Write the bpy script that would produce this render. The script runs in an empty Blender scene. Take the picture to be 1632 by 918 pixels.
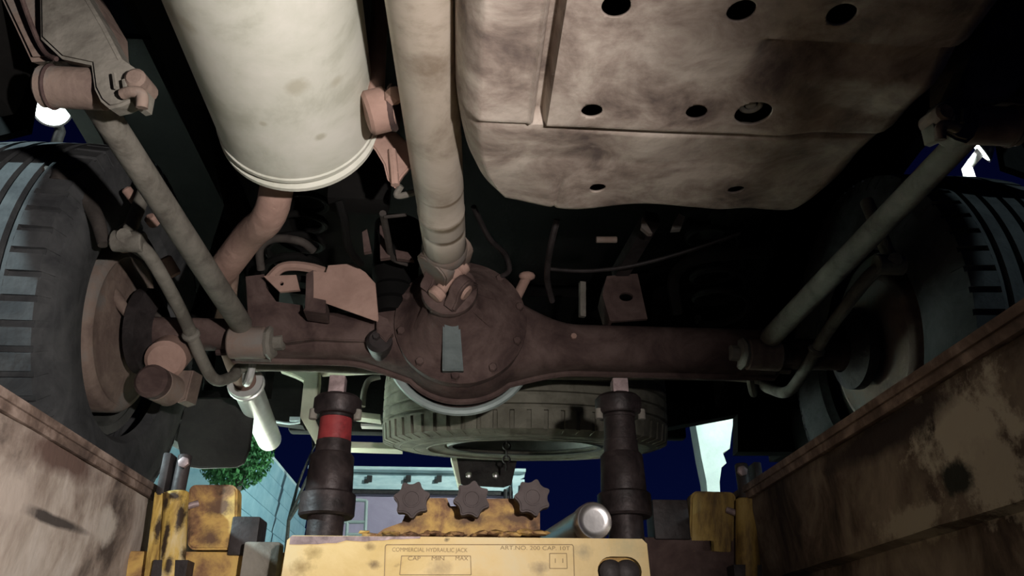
import bpy, bmesh, math, random
from mathutils import Vector, Matrix, Euler

random.seed(7)
PI = math.pi
SC = bpy.context.scene
COL = SC.collection

# ------------------------------------------------------------------ camera
CAM = Vector((0.0, 0.0, -0.25))          # inside the pit, a forearm below ground level
YAW, PITCH, FPX = math.radians(-3.6), math.radians(26.6), 1240.0
cd = bpy.data.cameras.new('camera')
cd.sensor_width = 36.0
cd.lens = FPX * 36.0 / 1632.0
cd.clip_start = 0.02
cam = bpy.data.objects.new('camera', cd)
cam.location = CAM
cam.rotation_euler = (PI / 2 + PITCH, 0, YAW)
COL.objects.link(cam)
SC.camera = cam
CM = Euler((PI / 2 + PITCH, 0, YAW)).to_matrix()

# ------------------------------------------------------------------ exposure, sky, lamps
SC.view_settings.view_transform = 'Standard'
SC.view_settings.look = 'None'
SC.view_settings.gamma = 1.0
SC.view_settings.exposure = 0.0

w = bpy.data.worlds.new('night_sky')
w.use_nodes = True
SC.world = w
nt = w.node_tree
bg = nt.nodes['Background']
tc = nt.nodes.new('ShaderNodeTexCoord')
sx = nt.nodes.new('ShaderNodeSeparateXYZ')
rp = nt.nodes.new('ShaderNodeValToRGB')
rp.color_ramp.elements[0].position = 0.0
rp.color_ramp.elements[0].color = (0.0013, 0.0036, 0.026, 1)
rp.color_ramp.elements[1].position = 0.6
rp.color_ramp.elements[1].color = (0.0004, 0.0006, 0.008, 1)
nt.links.new(tc.outputs['Generated'], sx.inputs[0])
nt.links.new(sx.outputs['Z'], rp.inputs[0])
nt.links.new(rp.outputs[0], bg.inputs[0])
bg.inputs[1].default_value = 1.0


def look_at(o, target):
    o.rotation_euler = (Vector(target) - o.location).to_track_quat('-Z', 'Y').to_euler()


def lamp(name, kind, loc, target, energy, color, **kw):
    l = bpy.data.lights.new(name, kind)
    l.energy = energy
    l.color = color
    for k, v in kw.items():
        setattr(l, k, v)
    o = bpy.data.objects.new(name, l)
    o.location = loc
    look_at(o, target)
    COL.objects.link(o)
    return o


# the hand lamp held beside the camera, beam going up and to the left
lamp('hand_lamp', 'SPOT', (0.20, 0.0, -0.12), (-0.34, 0.85, 0.07), 54.0, (1.0, 0.91, 0.86),
     spot_size=math.radians(95), spot_blend=1.0, shadow_soft_size=0.012)
FLOOD_L = Vector((-4.7, 7.2, 5.43))
FLOOD_R = Vector((5.65, 6.75, 5.05))

# ------------------------------------------------------------------ helpers
def P(px, py, x=None, y=None, z=None):
    """world point where the sight line of a photograph pixel meets a world plane"""
    d = CM @ Vector(((px - 816) / FPX, (459 - py) / FPX, -1.0))
    if y is not None:
        t = (y - CAM.y) / d.y
    elif z is not None:
        t = (z - CAM.z) / d.z
    else:
        t = (x - CAM.x) / d.x
    return CAM + d * t


def RAD(n, p):
    """metres that n pixels span at point p"""
    return n * -(CM.transposed() @ (Vector(p) - CAM)).z / FPX


class MB:
    def __init__(self):
        self.bm = bmesh.new()

    def quadgrid(self, rings, close_u=True, cap0=True, cap1=True):
        bm = self.bm
        vs = [[bm.verts.new(p) for p in r] for r in rings]
        n = len(vs[0])
        for a, b in zip(vs[:-1], vs[1:]):
            for i in range(n if close_u else n - 1):
                j = (i + 1) % n
                bm.faces.new((a[i], a[j], b[j], b[i]))
        if cap0 and n > 2 and close_u:
            bm.faces.new(list(reversed(vs[0])))
        if cap1 and n > 2 and close_u:
            bm.faces.new(vs[-1])
        return self

    def tube(self, pts, r, segs=12, smooth=0, caps=True):
        pts = [Vector(p) for p in pts]
        rs = list(r) if isinstance(r, (list, tuple)) else [r] * len(pts)
        if smooth and len(pts) > 2:
            q, qr = [], []
            for i in range(len(pts) - 1):
                p0, p1, p2, p3 = pts[max(i - 1, 0)], pts[i], pts[i + 1], pts[min(i + 2, len(pts) - 1)]
                for k in range(smooth):
                    t = k / smooth
                    q.append(0.5 * (2 * p1 + (p2 - p0) * t + (2 * p0 - 5 * p1 + 4 * p2 - p3) * t * t
                                    + (3 * p1 - p0 - 3 * p2 + p3) * t ** 3))
                    qr.append(rs[i] + (rs[i + 1] - rs[i]) * t)
            q.append(pts[-1])
            qr.append(rs[-1])
            pts, rs = q, qr
        rings = []
        up = None
        for i, p in enumerate(pts):
            d = (pts[min(i + 1, len(pts) - 1)] - pts[max(i - 1, 0)])
            if d.length < 1e-9:
                d = Vector((0, 0, 1))
            d.normalize()
            if up is None:
                up = d.orthogonal().normalized()
            up = (up - d * up.dot(d))
            if up.length < 1e-6:
                up = d.orthogonal()
            up.normalize()
            s = d.cross(up)
            rings.append([p + (up * math.cos(a) + s * math.sin(a)) * rs[i]
                          for a in [2 * PI * k / segs for k in range(segs)]])
        return self.quadgrid(rings, True, caps, caps)

    def lathe(self, prof, origin=(0, 0, 0), axis=(0, 0, 1), segs=32, closed=False):
        """prof: list of (distance along axis, radius)"""
        ax = Vector(axis).normalized()
        u = ax.orthogonal().normalized()
        v = ax.cross(u)
        o = Vector(origin)
        bm = self.bm
        rings = []
        for h, r in prof:
            if r < 1e-6:
                rings.append([bm.verts.new(o + ax * h)])
            else:
                rings.append([bm.verts.new(o + ax * h + (u * math.cos(2 * PI * k / segs) + v * math.sin(2 * PI * k / segs)) * r)
                              for k in range(segs)])
        pairs = list(zip(rings[:-1], rings[1:]))
        if closed:
            pairs.append((rings[-1], rings[0]))
        for a, b in pairs:
            for k in range(segs):
                j = (k + 1) % segs
                if len(a) == 1 and len(b) == 1:
                    continue
                if len(a) == 1:
                    bm.faces.new((a[0], b[j], b[k]))
                elif len(b) == 1:
                    bm.faces.new((a[k], a[j], b[0]))
                else:
                    bm.faces.new((a[k], a[j], b[j], b[k]))
        return self

    def cyl(self, p0, p1, r, segs=20, bev=0.12):
        p0, p1 = Vector(p0), Vector(p1)
        L = (p1 - p0).length
        b = min(r * bev, L * 0.3)
        return self.lathe([(0, 0), (0, r - b), (b, r), (L - b, r), (L, r - b), (L, 0)], p0, p1 - p0, segs)

    def box(self, c, s, rot=None, bev=0.0):
        r = bmesh.ops.create_cube(self.bm, size=1.0)
        vs = r['verts']
        M = Matrix.Translation(Vector(c)) @ ((rot.to_4x4() if rot is not None else Matrix.Identity(4))
                                             @ Matrix.Diagonal((s[0], s[1], s[2], 1)))
        bmesh.ops.transform(self.bm, matrix=M, verts=vs)
        if bev:
            es = list({e for v in vs for e in v.link_edges})
            bmesh.ops.bevel(self.bm, geom=es, offset=bev, segments=2, affect='EDGES', profile=0.6)
        return self

    def beam(self, p0, p1, wd, ht, up=(0, 0, 1), bev=0.0):
        p0, p1 = Vector(p0), Vector(p1)
        d = (p1 - p0)
        L = d.length
        d.normalize()
        u = Vector(up)
        s = d.cross(u).normalized()
        u = s.cross(d)
        rot = Matrix((s, d, u)).transposed()
        return self.box((p0 + p1) / 2, (wd, L, ht), rot, bev)

    def prism(self, pts, vec, bev=0.0, holes=()):
        """flat outline (ordered 3D points) pushed through by vec; holes are further loops"""
        bm = self.bm
        vec = Vector(vec)
        loops = [[bm.verts.new(Vector(p)) for p in L] for L in [pts] + list(holes)]
        if len(loops) == 1:
            f = bm.faces.new(loops[0])
            fs = [f]
        else:
            es = []
            for L in loops:
                for i in range(len(L)):
                    es.append(bm.edges.new((L[i], L[(i + 1) % len(L)])))
            r = bmesh.ops.triangle_fill(bm, use_beauty=True, use_dissolve=False, edges=es)
            fs = [g for g in r['geom'] if isinstance(g, bmesh.types.BMFace)]
        ex = bmesh.ops.extrude_face_region(bm, geom=fs, use_keep_orig=True)
        nv = [g for g in ex['geom'] if isinstance(g, bmesh.types.BMVert)]
        bmesh.ops.translate(bm, vec=vec, verts=nv)
        if bev and len(loops) == 1:
            es = set()
            for v in nv:
                for e in v.link_edges:
                    if e.other_vert(v) in nv:
                        es.add(e)
            es |= {e for e in fs[0].edges}
            bmesh.ops.bevel(bm, geom=list(es), offset=bev, segments=2, affect='EDGES')
        return self

    def torus(self, c, axis, R, r, a=24, b=8):
        prof = [(r * math.sin(2 * PI * k / b), R + r * math.cos(2 * PI * k / b)) for k in range(b)]
        return self.lathe(prof, c, axis, a, closed=True)

    def ball(self, c, r, sc=(1, 1, 1), sub=2):
        x = bmesh.ops.create_icosphere(self.bm, subdivisions=sub, radius=r)
        bmesh.ops.transform(self.bm, matrix=Matrix.Translation(Vector(c)) @ Matrix.Diagonal((*sc, 1)), verts=x['verts'])
        return self

    def jitter(self, amt, seed=0):
        rnd = random.Random(seed)
        for v in self.bm.verts:
            v.co += Vector((rnd.uniform(-1, 1), rnd.uniform(-1, 1), rnd.uniform(-1, 1))) * amt
        return self

    def mirror(self, cx):
        for v in self.bm.verts:
            v.co.x = 2 * cx - v.co.x
        return self

    def build(self, name, mat, parent=None, sharp=38, **props):
        bm = self.bm
        bmesh.ops.remove_doubles(bm, verts=bm.verts, dist=1e-6)
        bmesh.ops.recalc_face_normals(bm, faces=bm.faces)
        me = bpy.data.meshes.new(name)
        bm.to_mesh(me)
        bm.free()
        for p in me.polygons:
            p.use_smooth = True
        me.set_sharp_from_angle(angle=math.radians(sharp))
        me.materials.append(mat)
        return link(name, me, parent, **props)


def link(name, me, parent=None, **props):
    o = bpy.data.objects.new(name, me)
    COL.objects.link(o)
    if parent is not None:
        o.parent = parent
        o.matrix_parent_inverse = world_of(parent).inverted()
    for k, v in props.items():
        o[k] = v
    return o


def world_of(o):
    m = Matrix.LocRotScale(o.location, o.rotation_euler, o.scale)
    return (world_of(o.parent) @ o.matrix_parent_inverse @ m) if o.parent else m


def empty(name, loc, label, cat, group=None):
    o = bpy.data.objects.new(name, None)
    o.location = loc
    o.empty_display_size = 0.1
    COL.objects.link(o)
    o['label'] = label
    o['category'] = cat
    if group:
        o['group'] = group
    return o


# ------------------------------------------------------------------ materials
def mat(name, cols, rough=0.75, metal=0.0, scale=8.0, detail=6.0, bump=0.25, bscale=60.0, pos=None, emit=None, spec=0.3,
        stretch=(1, 1, 1), dist=0.4):
    """grimy surface: noise runs through the colours given"""
    m = bpy.data.materials.new(name)
    m.use_nodes = True
    n = m.node_tree
    b = n.nodes['Principled BSDF']
    b.inputs['Roughness'].default_value = rough
    b.inputs['Metallic'].default_value = metal
    b.inputs['Specular IOR Level'].default_value = spec
    t = n.nodes.new('ShaderNodeTexCoord')
    mp = n.nodes.new('ShaderNodeMapping')
    mp.inputs['Scale'].default_value = stretch
    n.links.new(t.outputs['Object'], mp.inputs[0])
    ns = n.nodes.new('ShaderNodeTexNoise')
    ns.inputs['Scale'].default_value = scale
    ns.inputs['Detail'].default_value = detail
    ns.inputs['Roughness'].default_value = 0.65
    ns.inputs['Distortion'].default_value = dist
    n.links.new(mp.outputs[0], ns.inputs['Vector'])
    r = n.nodes.new('ShaderNodeValToRGB')
    k = len(cols)
    pos = pos or [0.35 + 0.30 * i / max(k - 1, 1) for i in range(k)]
    els = r.color_ramp.elements
    while len(els) < k:
        els.new(0.5)
    while len(els) > k:
        els.remove(els[-1])
    for e, p, c in zip(els, pos, cols):
        e.position = p
        e.color = (*c, 1)
    n.links.new(ns.outputs['Fac'], r.inputs[0])
    n.links.new(r.outputs[0], b.inputs['Base Color'])
    if bump:
        n2 = n.nodes.new('ShaderNodeTexNoise')
        n2.inputs['Scale'].default_value = bscale
        n2.inputs['Detail'].default_value = 5
        n.links.new(mp.outputs[0], n2.inputs['Vector'])
        bp = n.nodes.new('ShaderNodeBump')
        bp.inputs['Strength'].default_value = bump
        bp.inputs['Distance'].default_value = 0.006
        n.links.new(n2.outputs['Fac'], bp.inputs['Height'])
        n.links.new(bp.outputs[0], b.inputs['Normal'])
    if emit:
        b.inputs['Emission Color'].default_value = (*emit[0], 1)
        b.inputs['Emission Strength'].default_value = emit[1]
    return m


def add_spot(m, center, rx, col, soft=0.35, nscale=9.0, namp=0.5):
    """a stain of its own shape at a fixed place on the thing (object coordinates)"""
    n = m.node_tree
    b = n.nodes['Principled BSDF']
    src = b.inputs['Base Color'].links[0].from_socket
    t = n.nodes.new('ShaderNodeTexCoord')
    sub = n.nodes.new('ShaderNodeVectorMath')
    sub.operation = 'SUBTRACT'
    sub.inputs[1].default_value = center
    n.links.new(t.outputs['Object'], sub.inputs[0])
    mul = n.nodes.new('ShaderNodeVectorMath')
    mul.operation = 'MULTIPLY'
    mul.inputs[1].default_value = [1 / a for a in rx]
    n.links.new(sub.outputs[0], mul.inputs[0])
    ln = n.nodes.new('ShaderNodeVectorMath')
    ln.operation = 'LENGTH'
    n.links.new(mul.outputs[0], ln.inputs[0])
    ns = n.nodes.new('ShaderNodeTexNoise')
    ns.inputs['Scale'].default_value = nscale
    ns.inputs['Detail'].default_value = 7
    ns.inputs['Roughness'].default_value = 0.7
    n.links.new(t.outputs['Object'], ns.inputs['Vector'])
    ma = n.nodes.new('ShaderNodeMath')
    ma.operation = 'MULTIPLY_ADD'
    ma.inputs[1].default_value = namp * 4
    ma.inputs[2].default_value = -namp * 2
    n.links.new(ns.outputs['Fac'], ma.inputs[0])
    ad = n.nodes.new('ShaderNodeMath')
    ad.operation = 'ADD'
    n.links.new(ln.outputs['Value'], ad.inputs[0])
    n.links.new(ma.outputs[0], ad.inputs[1])
    mr = n.nodes.new('ShaderNodeMapRange')
    mr.inputs['From Min'].default_value = 1.0 - soft
    mr.inputs['From Max'].default_value = 1.0 + soft
    mr.inputs['To Min'].default_value = 1.0
    mr.inputs['To Max'].default_value = 0.0
    n.links.new(ad.outputs[0], mr.inputs['Value'])
    mx = n.nodes.new('ShaderNodeMix')
    mx.data_type = 'RGBA'
    n.links.new(mr.outputs['Result'], mx.inputs['Factor'])
    n.links.new(src, mx.inputs['A'])
    mx.inputs['B'].default_value = (*col, 1)
    n.links.new(mx.outputs['Result'], b.inputs['Base Color'])


M = {}
M['muffler'] = mat('muffler_aluminised_steel', [(.50, .51, .43), (.63, .64, .56), (.70, .70, .63)], .6, 0, 9, bump=.08, bscale=40)
M['shaft'] = mat('dusty_shaft_steel', [(.26, .21, .16), (.46, .40, .33), (.54, .48, .41)], .6, 0, 7, bump=.1, bscale=50)
M['tank'] = mat('dusty_skid_plate', [(.13, .10, .09), (.25, .20, .17), (.37, .31, .265), (.52, .46, .40)], .8, 0, 13, 9, bump=.45, bscale=30, pos=[.33, .43, .52, .64])
M['rust'] = mat('dusty_brown_axle_steel', [(.045, .027, .025), (.085, .055, .049), (.13, .09, .08)], .85, 0, 12, bump=.3, bscale=80)
M['rust_light'] = mat('pink_dusted_steel', [(.29, .185, .15), (.42, .28, .23)], .85, 0, 12, bump=.25, bscale=80)
M['arm'] = mat('grey_dusted_arm_steel', [(.11, .10, .085), (.18, .17, .145), (.23, .215, .185)], .8, 0, 16, bump=.25, bscale=90)
M['bracket'] = mat('brown_dusted_bracket_steel', [(.14, .10, .085), (.22, .165, .135), (.20, .19, .175)], .85, 0, 9, bump=.3, bscale=70)
M['black'] = mat('black_underseal', [(.005, .005, .005), (.010, .0095, .009)], .9, 0, 10, bump=.2, spec=.08)
M['dark'] = mat('dark_greasy_steel', [(.02, .017, .017), (.05, .042, .042)], .55, .2, 20, bump=.3, spec=.3)
M['rubber'] = mat('dusty_tyre_rubber', [(.04, .042, .045), (.085, .088, .09)], .85, 0, 14, bump=.2, spec=.2)
M['rubber_dry'] = mat('grey_dusty_spare_rubber', [(.12, .115, .09), (.24, .235, .19)], .9, 0, 14, bump=.2, spec=.15)
M['rim'] = mat('grey_rim_paint', [(.08, .085, .08), (.14, .145, .135)], .6, .2, 12, bump=.15)
M['grey'] = mat('grey_green_casting', [(.09, .115, .115), (.14, .17, .17)], .6, 0, 20, bump=.2)
M['lip'] = mat('cyan_lit_cover_edge', [(.26, .32, .31), (.36, .43, .42)], .5, .2, 16, bump=.15)  # steel tinted pale to carry the cyan light from behind
M['yellow_shaded'] = mat('shaded_scuffed_ochre_paint', [(.04, .026, .015), (.16, .10, .03), (.34, .23, .06), (.46, .34, .13)], .6, 0, 20, 8, bump=.3, bscale=60, pos=[.38, .46, .54, .68], stretch=(1, 1, .25))  # scuffed ochre darkened to stand for the shade on the right hook
M['cream'] = mat('pale_body_paint', [(.50, .50, .40), (.62, .62, .5)], .55, 0, 8, bump=.1)
M['steel_bright'] = mat('bright_exhaust_steel', [(.62, .64, .62), (.78, .80, .78)], .35, .35, 12, bump=.05)
M['chrome'] = mat('polished_steel', [(.75, .74, .73), (.85, .84, .83)], .34, 1.0, 10, bump=.05)
M['flap'] = mat('black_mud_flap_rubber', [(.022, .021, .021), (.042, .04, .038)], .75, 0, 12, bump=.15)
M['yellow'] = mat('worn_yellow_paint', [(.16, .10, .05), (.62, .45, .18), (.72, .55, .26), (.70, .58, .33)], .5, 0, 7, 8, bump=.12, bscale=40, pos=[.27, .35, .5, .65])
M['yellow_rust'] = mat('rusty_yellow_paint', [(.06, .035, .022), (.22, .12, .06), (.50, .32, .10), (.58, .40, .12)], .7, 0, 11, 8, bump=.3, bscale=50, pos=[.37, .45, .54, .63])
M['yellow_old'] = mat('scuffed_ochre_paint', [(.05, .03, .02), (.30, .19, .05), (.52, .36, .09), (.60, .52, .33)], .55, 0, 24, 8, bump=.25, bscale=60, pos=[.38, .45, .52, .64], stretch=(1, 1, .25))
M['knob'] = mat('dark_knob_plastic', [(.055, .043, .042), (.085, .068, .066)], .7, 0, 20, bump=.15)
M['post'] = mat('oily_dark_post_steel', [(.012, .009, .009), (.028, .021, .021), (.05, .038, .037)], .5, .3, 22, bump=.25)
M['post_red'] = mat('chipped_red_paint', [(.05, .015, .015), (.20, .025, .028), (.26, .04, .04)], .5, 0, 18, bump=.2)
M['pin'] = mat('worn_bare_steel', [(.20, .15, .15), (.38, .30, .30)], .5, .3, 60, bump=.3)
M['print'] = mat('grey_brown_print', [(.26, .19, .10), (.34, .25, .14)], .8, 0, 40, bump=0)
M['plate'] = mat('pale_printed_plate', [(.66, .50, .22), (.78, .60, .32)], .5, 0, 9, bump=.06)
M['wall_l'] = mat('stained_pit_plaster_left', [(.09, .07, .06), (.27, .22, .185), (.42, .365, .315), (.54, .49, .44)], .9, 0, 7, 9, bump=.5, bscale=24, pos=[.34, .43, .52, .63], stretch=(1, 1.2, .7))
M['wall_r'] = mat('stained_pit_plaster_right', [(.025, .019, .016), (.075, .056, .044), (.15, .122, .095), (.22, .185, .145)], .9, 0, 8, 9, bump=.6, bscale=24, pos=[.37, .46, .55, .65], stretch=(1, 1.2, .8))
M['concrete'] = mat('lit_yard_concrete', [(.46, .48, .45), (.58, .60, .56)], .9, 0, 2, bump=.2)
M['rail'] = mat('rusty_edge_rail', [(.05, .035, .03), (.14, .10, .08), (.32, .25, .21)], .8, 0, 14, bump=.3)
M['siding'] = mat('pale_blue_weatherboard', [(.20, .36, .44), (.30, .47, .54)], .7, 0, 3, bump=.15)
M['purple'] = mat('mauve_render', [(.34, .26, .36), (.42, .33, .44)], .8, 0, 2, bump=.1)
M['fascia'] = mat('pale_fascia', [(.40, .52, .56), (.62, .72, .74)], .6, 0, 3, bump=.1, stretch=(1, 1, 4))
M['white'] = mat('white_yard_paint', [(.24, .27, .265), (.32, .35, .345)], .7, 0, 2.5, bump=.15)
M['leaf'] = mat('green_leaf', [(.02, .09, .03), (.06, .20, .06)], .6, 0, 6, bump=0)
M['bark'] = mat('dark_bark', [(.04, .035, .03), (.09, .08, .07)], .9, 0, 20, bump=.4)
M['floodglass'] = mat('flood_lens', [(.9, .95, .95), (.9, .95, .95)], .3, 0, 4, bump=0, emit=((.86, 1.0, .96), 14.0))
M['hose'] = mat('dusty_hose_rubber', [(.035, .03, .027), (.07, .06, .053)], .8, 0, 30, bump=.1)

# ------------------------------------------------------------------ the setting
PL, PR = -0.468, 0.432                      # faces of the pit walls

def structure(o):
    o['kind'] = 'structure'
    return o

m = MB()
# front skin of the wall as a slightly uneven grid, then the body behind it
def pit_wall(name, xf, sgn, matl, seed, ledge_z=None):
    rnd = random.Random(seed)
    ys = [-1.2 + 0.05 * i for i in range(125)]
    zs = [-1.5, -1.2, -0.9, -0.7, -0.5, -0.42, -0.36, -0.30, -0.25, -0.20, -0.15, -0.10, -0.06, -0.03, 0.0]
    if ledge_z:
        zs = sorted(zs + [ledge_z - 0.002, ledge_z + 0.002])
    mb = MB()
    rows = []
    for z in zs:
        row = []
        for yv in ys:
            d = rnd.uniform(-.0025, .0025)
            if ledge_z and z < ledge_z:
                d += 0.016
            row.append(Vector((xf + sgn * d, yv, z)))
        row = [Vector((xf + sgn * .3, ys[0], z))] + row + [Vector((xf + sgn * .3, ys[-1], z))]
        rows.append(row)
    mb.quadgrid(rows, True, True, True)
    return structure(mb.build(name, matl, sharp=60))

ledge = P(1632, 800, x=PR).z
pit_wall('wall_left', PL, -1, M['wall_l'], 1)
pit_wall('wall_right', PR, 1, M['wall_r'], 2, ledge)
structure(MB().box((0, 5.2, -.75), (0.9, .2, 1.5)).build('wall_back', M['dark']))
structure(MB().box((0, 2.0, -1.55), (1.6, 6.6, .1)).build('floor', M['dark']))
# stains and flaked paint on the walls, where the photograph has them
c = P(1535, 690, x=PR); add_spot(M['wall_r'], c, (.2, .062, .040), (.40, .37, .30), .28, 32, 1.0)
c = P(1590, 760, x=PR); add_spot(M['wall_r'], c, (.2, .045, .028), (.36, .33, .27), .28, 34, 1.0)
c = P(1450, 835, x=PR); add_spot(M['wall_r'], c, (.2, .055, .014), (.31, .28, .22), .3, 30, 1.0)
c = P(1525, 765, x=PR); add_spot(M['wall_r'], c, (.2, .022, .014), (.02, .022, .018), .25, 30, .5)
c = P(1410, 690, x=PR); add_spot(M['wall_r'], c, (.2, .12, .018), (.03, .022, .02), .35, 20, .3)
c = P(170, 840, x=PL); add_spot(M['wall_l'], c, (.2, .03, .022), (.50, .46, .41), .3, 30, .4)
c = P(78, 826, x=PL); add_spot(M['wall_l'], c, (.2, .09, .006), (.07, .06, .055), .3, 30, .2)
c = P(100, 730, x=PL); add_spot(M['wall_l'], c, (.2, .09, .018), (.13, .085, .07), .4, 20, .4)
c = P(20, 790, x=PL); add_spot(M['wall_l'], c, (.2, .04, .03), (.46, .40, .35), .4, 20, .4)

def pavement(x0, x1, y0, y1):
    structure(MB().box(((x0 + x1) / 2, (y0 + y1) / 2, -.1), (x1 - x0, y1 - y0, .2)).build('pavement', M['concrete']))

pavement(-14, PL - .3, -4, 5.0); pavement(PR + .3, 16, -4, 5.0); pavement(-14, 16, 5.3, 30)
for n_, s, xf in (('trim_1', -1, PL), ('trim_2', 1, PR)):
    mb = MB().box((xf + s * .055, 1.9, .004), (.13, 6.2, .010), bev=.002)
    mb.box((xf - s * .003, 1.9, -.004), (.008, 6.2, .014), bev=.002)
    structure(mb.build(n_, M['rail']))

# ------------------------------------------------------------------ the car
CX = 0.085                                     # car centre line
YA, ZA = 1.45, 0.36                            # rear axle
car = empty('car', (CX, YA, 0), 'dusty car seen from below over the pit with muffler, fuel tank and rear axle', 'car')

# --- muffler
a0, a1 = P(376, -330, z=.455), None
mu_end = Vector((-.245, .905, .452)); mu_front = Vector((-.225, -.10, .43))
ax = (mu_end - mu_front).normalized(); L = (mu_end - mu_front).length
R = .108
mb = MB().lathe([(0, .0), (0, .09), (.012, R), (L - .03, R), (L - .028, R + .002), (L - .022, R + .002)], mu_front, ax, 64)
muf = mb.build('muffler', M['muffler'], car, label='large pale cylindrical muffler')
mb = MB().lathe([(L - .022, R + .002), (L - .020, R - .002), (L - .014, R - .002), (L - .010, R + .003), (L - .003, R + .003), (L, R), (L + .001, R - .008),
                 (L - .006, R - .014), (L - .004, R - .03), (L + .006, .04), (L + .008, 0)], mu_front, ax, 64)
mb.build('end_cap', M['muffler'], muf)
mb = MB()
for px, py in ((516, 146), (452, 175), (420, 120), (480, 215), (310, 150)):
    q = P(px, py, z=.35)
    mb.ball(q + Vector((0, 0, .0)), .0022, (1, 1, 1), 1)
# --- exhaust pipe going over the axle, tail pipe
tp0, tp1 = Vector((-.513, 1.75, .368)), Vector((-.562, 2.25, .366))
mb = MB().tube([mu_end + Vector((-.02, -.03, .05)), P(436, 325, y=1.02), P(395, 378, y=1.14), P(345, 445, y=1.30), (-.50, 1.45, .50), (-.535, 1.60, .46), (-.52, 1.70, .39), tp0 + Vector((0, .05, 0))],
               [.024, .025, .026, .027, .027, .027, .027, .027], 20, 6)
mb.build('exhaust_pipe', M['rust_light'], car, label='brown exhaust pipe bending over the axle')
tail = MB().lathe([(0, .026), (0, .040), (.012, .040), (.014, .034), (.50, .034), (.50, .031), (.0, .026)], tp0, tp1 - tp0, 28).build('tail_pipe', M['steel_bright'], car, label='bright steel tail pipe')
MB().torus(tp0 + (tp1 - tp0) * .05, tp1 - tp0, .037, .006).tube([tp0 + Vector((0, .03, .035)), tp0 + Vector((0.01, .04, .12))], .007).build('pipe_clamp', M['steel_bright'], tail)

# --- exhaust hanger between muffler and drive shaft
h0 = P(583, 182, y=.80); h1 = P(622, 172, y=.80)
hang = MB().cyl(h0, h1, RAD(36, h0), 24, .15).tube([h0 + Vector((.01, 0, .02)), h0 + Vector((.0, .02, .22))], .012).build('exhaust_hanger', M['rust_light'], car)
MB().cyl(h1, h1 + Vector((.008, -.001, 0)), RAD(38, h0), 20).build('washer', M['rust'], hang)
MB().lathe([(0, 0), (0, .011), (.012, .011), (.014, .008), (.014, 0)], h1 + Vector((.004, -.026, -.006)), (.6, -.8, 0), 6).build('bolt', M['rust_light'], hang)
MB().prism([P(x, y, y=.90) for x, y in ((576, 214), (600, 205), (630, 210), (656, 232), (655, 265), (642, 280), (629, 300), (617, 286), (611, 262), (598, 240))],
           (0, .02, .012), .003).tube([P(625, 240, y=.897), P(628, 270, y=.894), P(630, 295, y=.897)], .006, 8).build('hanger_bracket', M['rust_light'], car)
MB().tube([P(640, 296, y=.99), P(632, 310, y=1.0), P(640, 312, y=1.0), P(662, 306, y=1.0)], .005, 8, 4).build('hanger_rod', M['arm'], car)

# --- drive shaft
s1 = P(709, 396, y=1.165)
s0 = P(674, 40, y=.625)
d = (s1 - s0).normalized()
sf = s0 - d * .70
LS = (s1 - sf).length
rs = .0365
shaft = MB().lathe([(0, 0), (0, rs), (LS - .20, rs), (LS - .197, rs - .0004), (LS - .14, rs - .0004), (LS - .137, rs + .0006), (LS - .132, rs), (LS - .09, rs), (LS - .087, rs - .0008), (LS - .082, rs), (LS - .01, rs - .001), (LS, rs - .006), (LS, 0)],
                   sf, d, 48).build('drive_shaft', M['shaft'], car, label='long pale drive shaft tube')
# yoke: throat and two ears
pn = P(716, 447, y=1.235)                      # centre of the universal joint
ea = Vector((1, 0, 0)); ea = (ea - d * ea.dot(d)).normalized()
eb = d.cross(ea).normalized()
if eb.z > 0:
    eb = -eb
PHI = math.radians(52)
e1 = -ea * math.cos(PHI) + eb * math.sin(PHI)
e2 = ea * math.sin(PHI) + eb * math.cos(PHI)
def ear(mb, root, along, ax, wide, tip, L, off, th):
    """forged ear: a plate with a round end, its face turned to ax"""
    sd = along.cross(ax).normalized()
    ol = [root + along * .026 - sd * wide, root + along * .010 - sd * wide * .82, root - sd * wide * .45, root + sd * wide * .45, root + along * .010 + sd * wide * .82, root + along * .026 + sd * wide]
    c_ = root + along * (L - tip)
    for k in range(9):
        t = PI * k / 8
        ol.append(c_ + sd * tip * math.cos(t) + along * tip * math.sin(t))
    mb.prism([p + ax * off for p in ol], ax * th, .003)
    return c_
yk_ = MB().lathe([(-.014, .0365), (-.008, .0385), (.004, .0385), (.016, .037), (.028, .030), (.036, .016), (.037, 0)], s1, d, 32)
Lp = (pn - s1).length
for sg in (-1, 1):
    ear(yk_, s1 - d * .006, d, e1 * sg, .034, .026, Lp + .030, .012, .026)
yk_.build('shaft_yoke', M['bracket'], shaft, label='forged yoke at the shaft end')
sp = MB().cyl(pn - e1 * .036, pn + e1 * .036, .011, 16).cyl(pn - e2 * .036, pn + e2 * .036, .011, 16)
sp.build('joint_cross', M['rust_light'], shaft)
for v in (e1, e2):
    for sg in (-1, 1):
        MB().cyl(pn + v * sg * .024, pn + v * sg * .042, .0155, 18, .2).build('bearing_cap', M['rust_light'], shaft)

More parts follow.
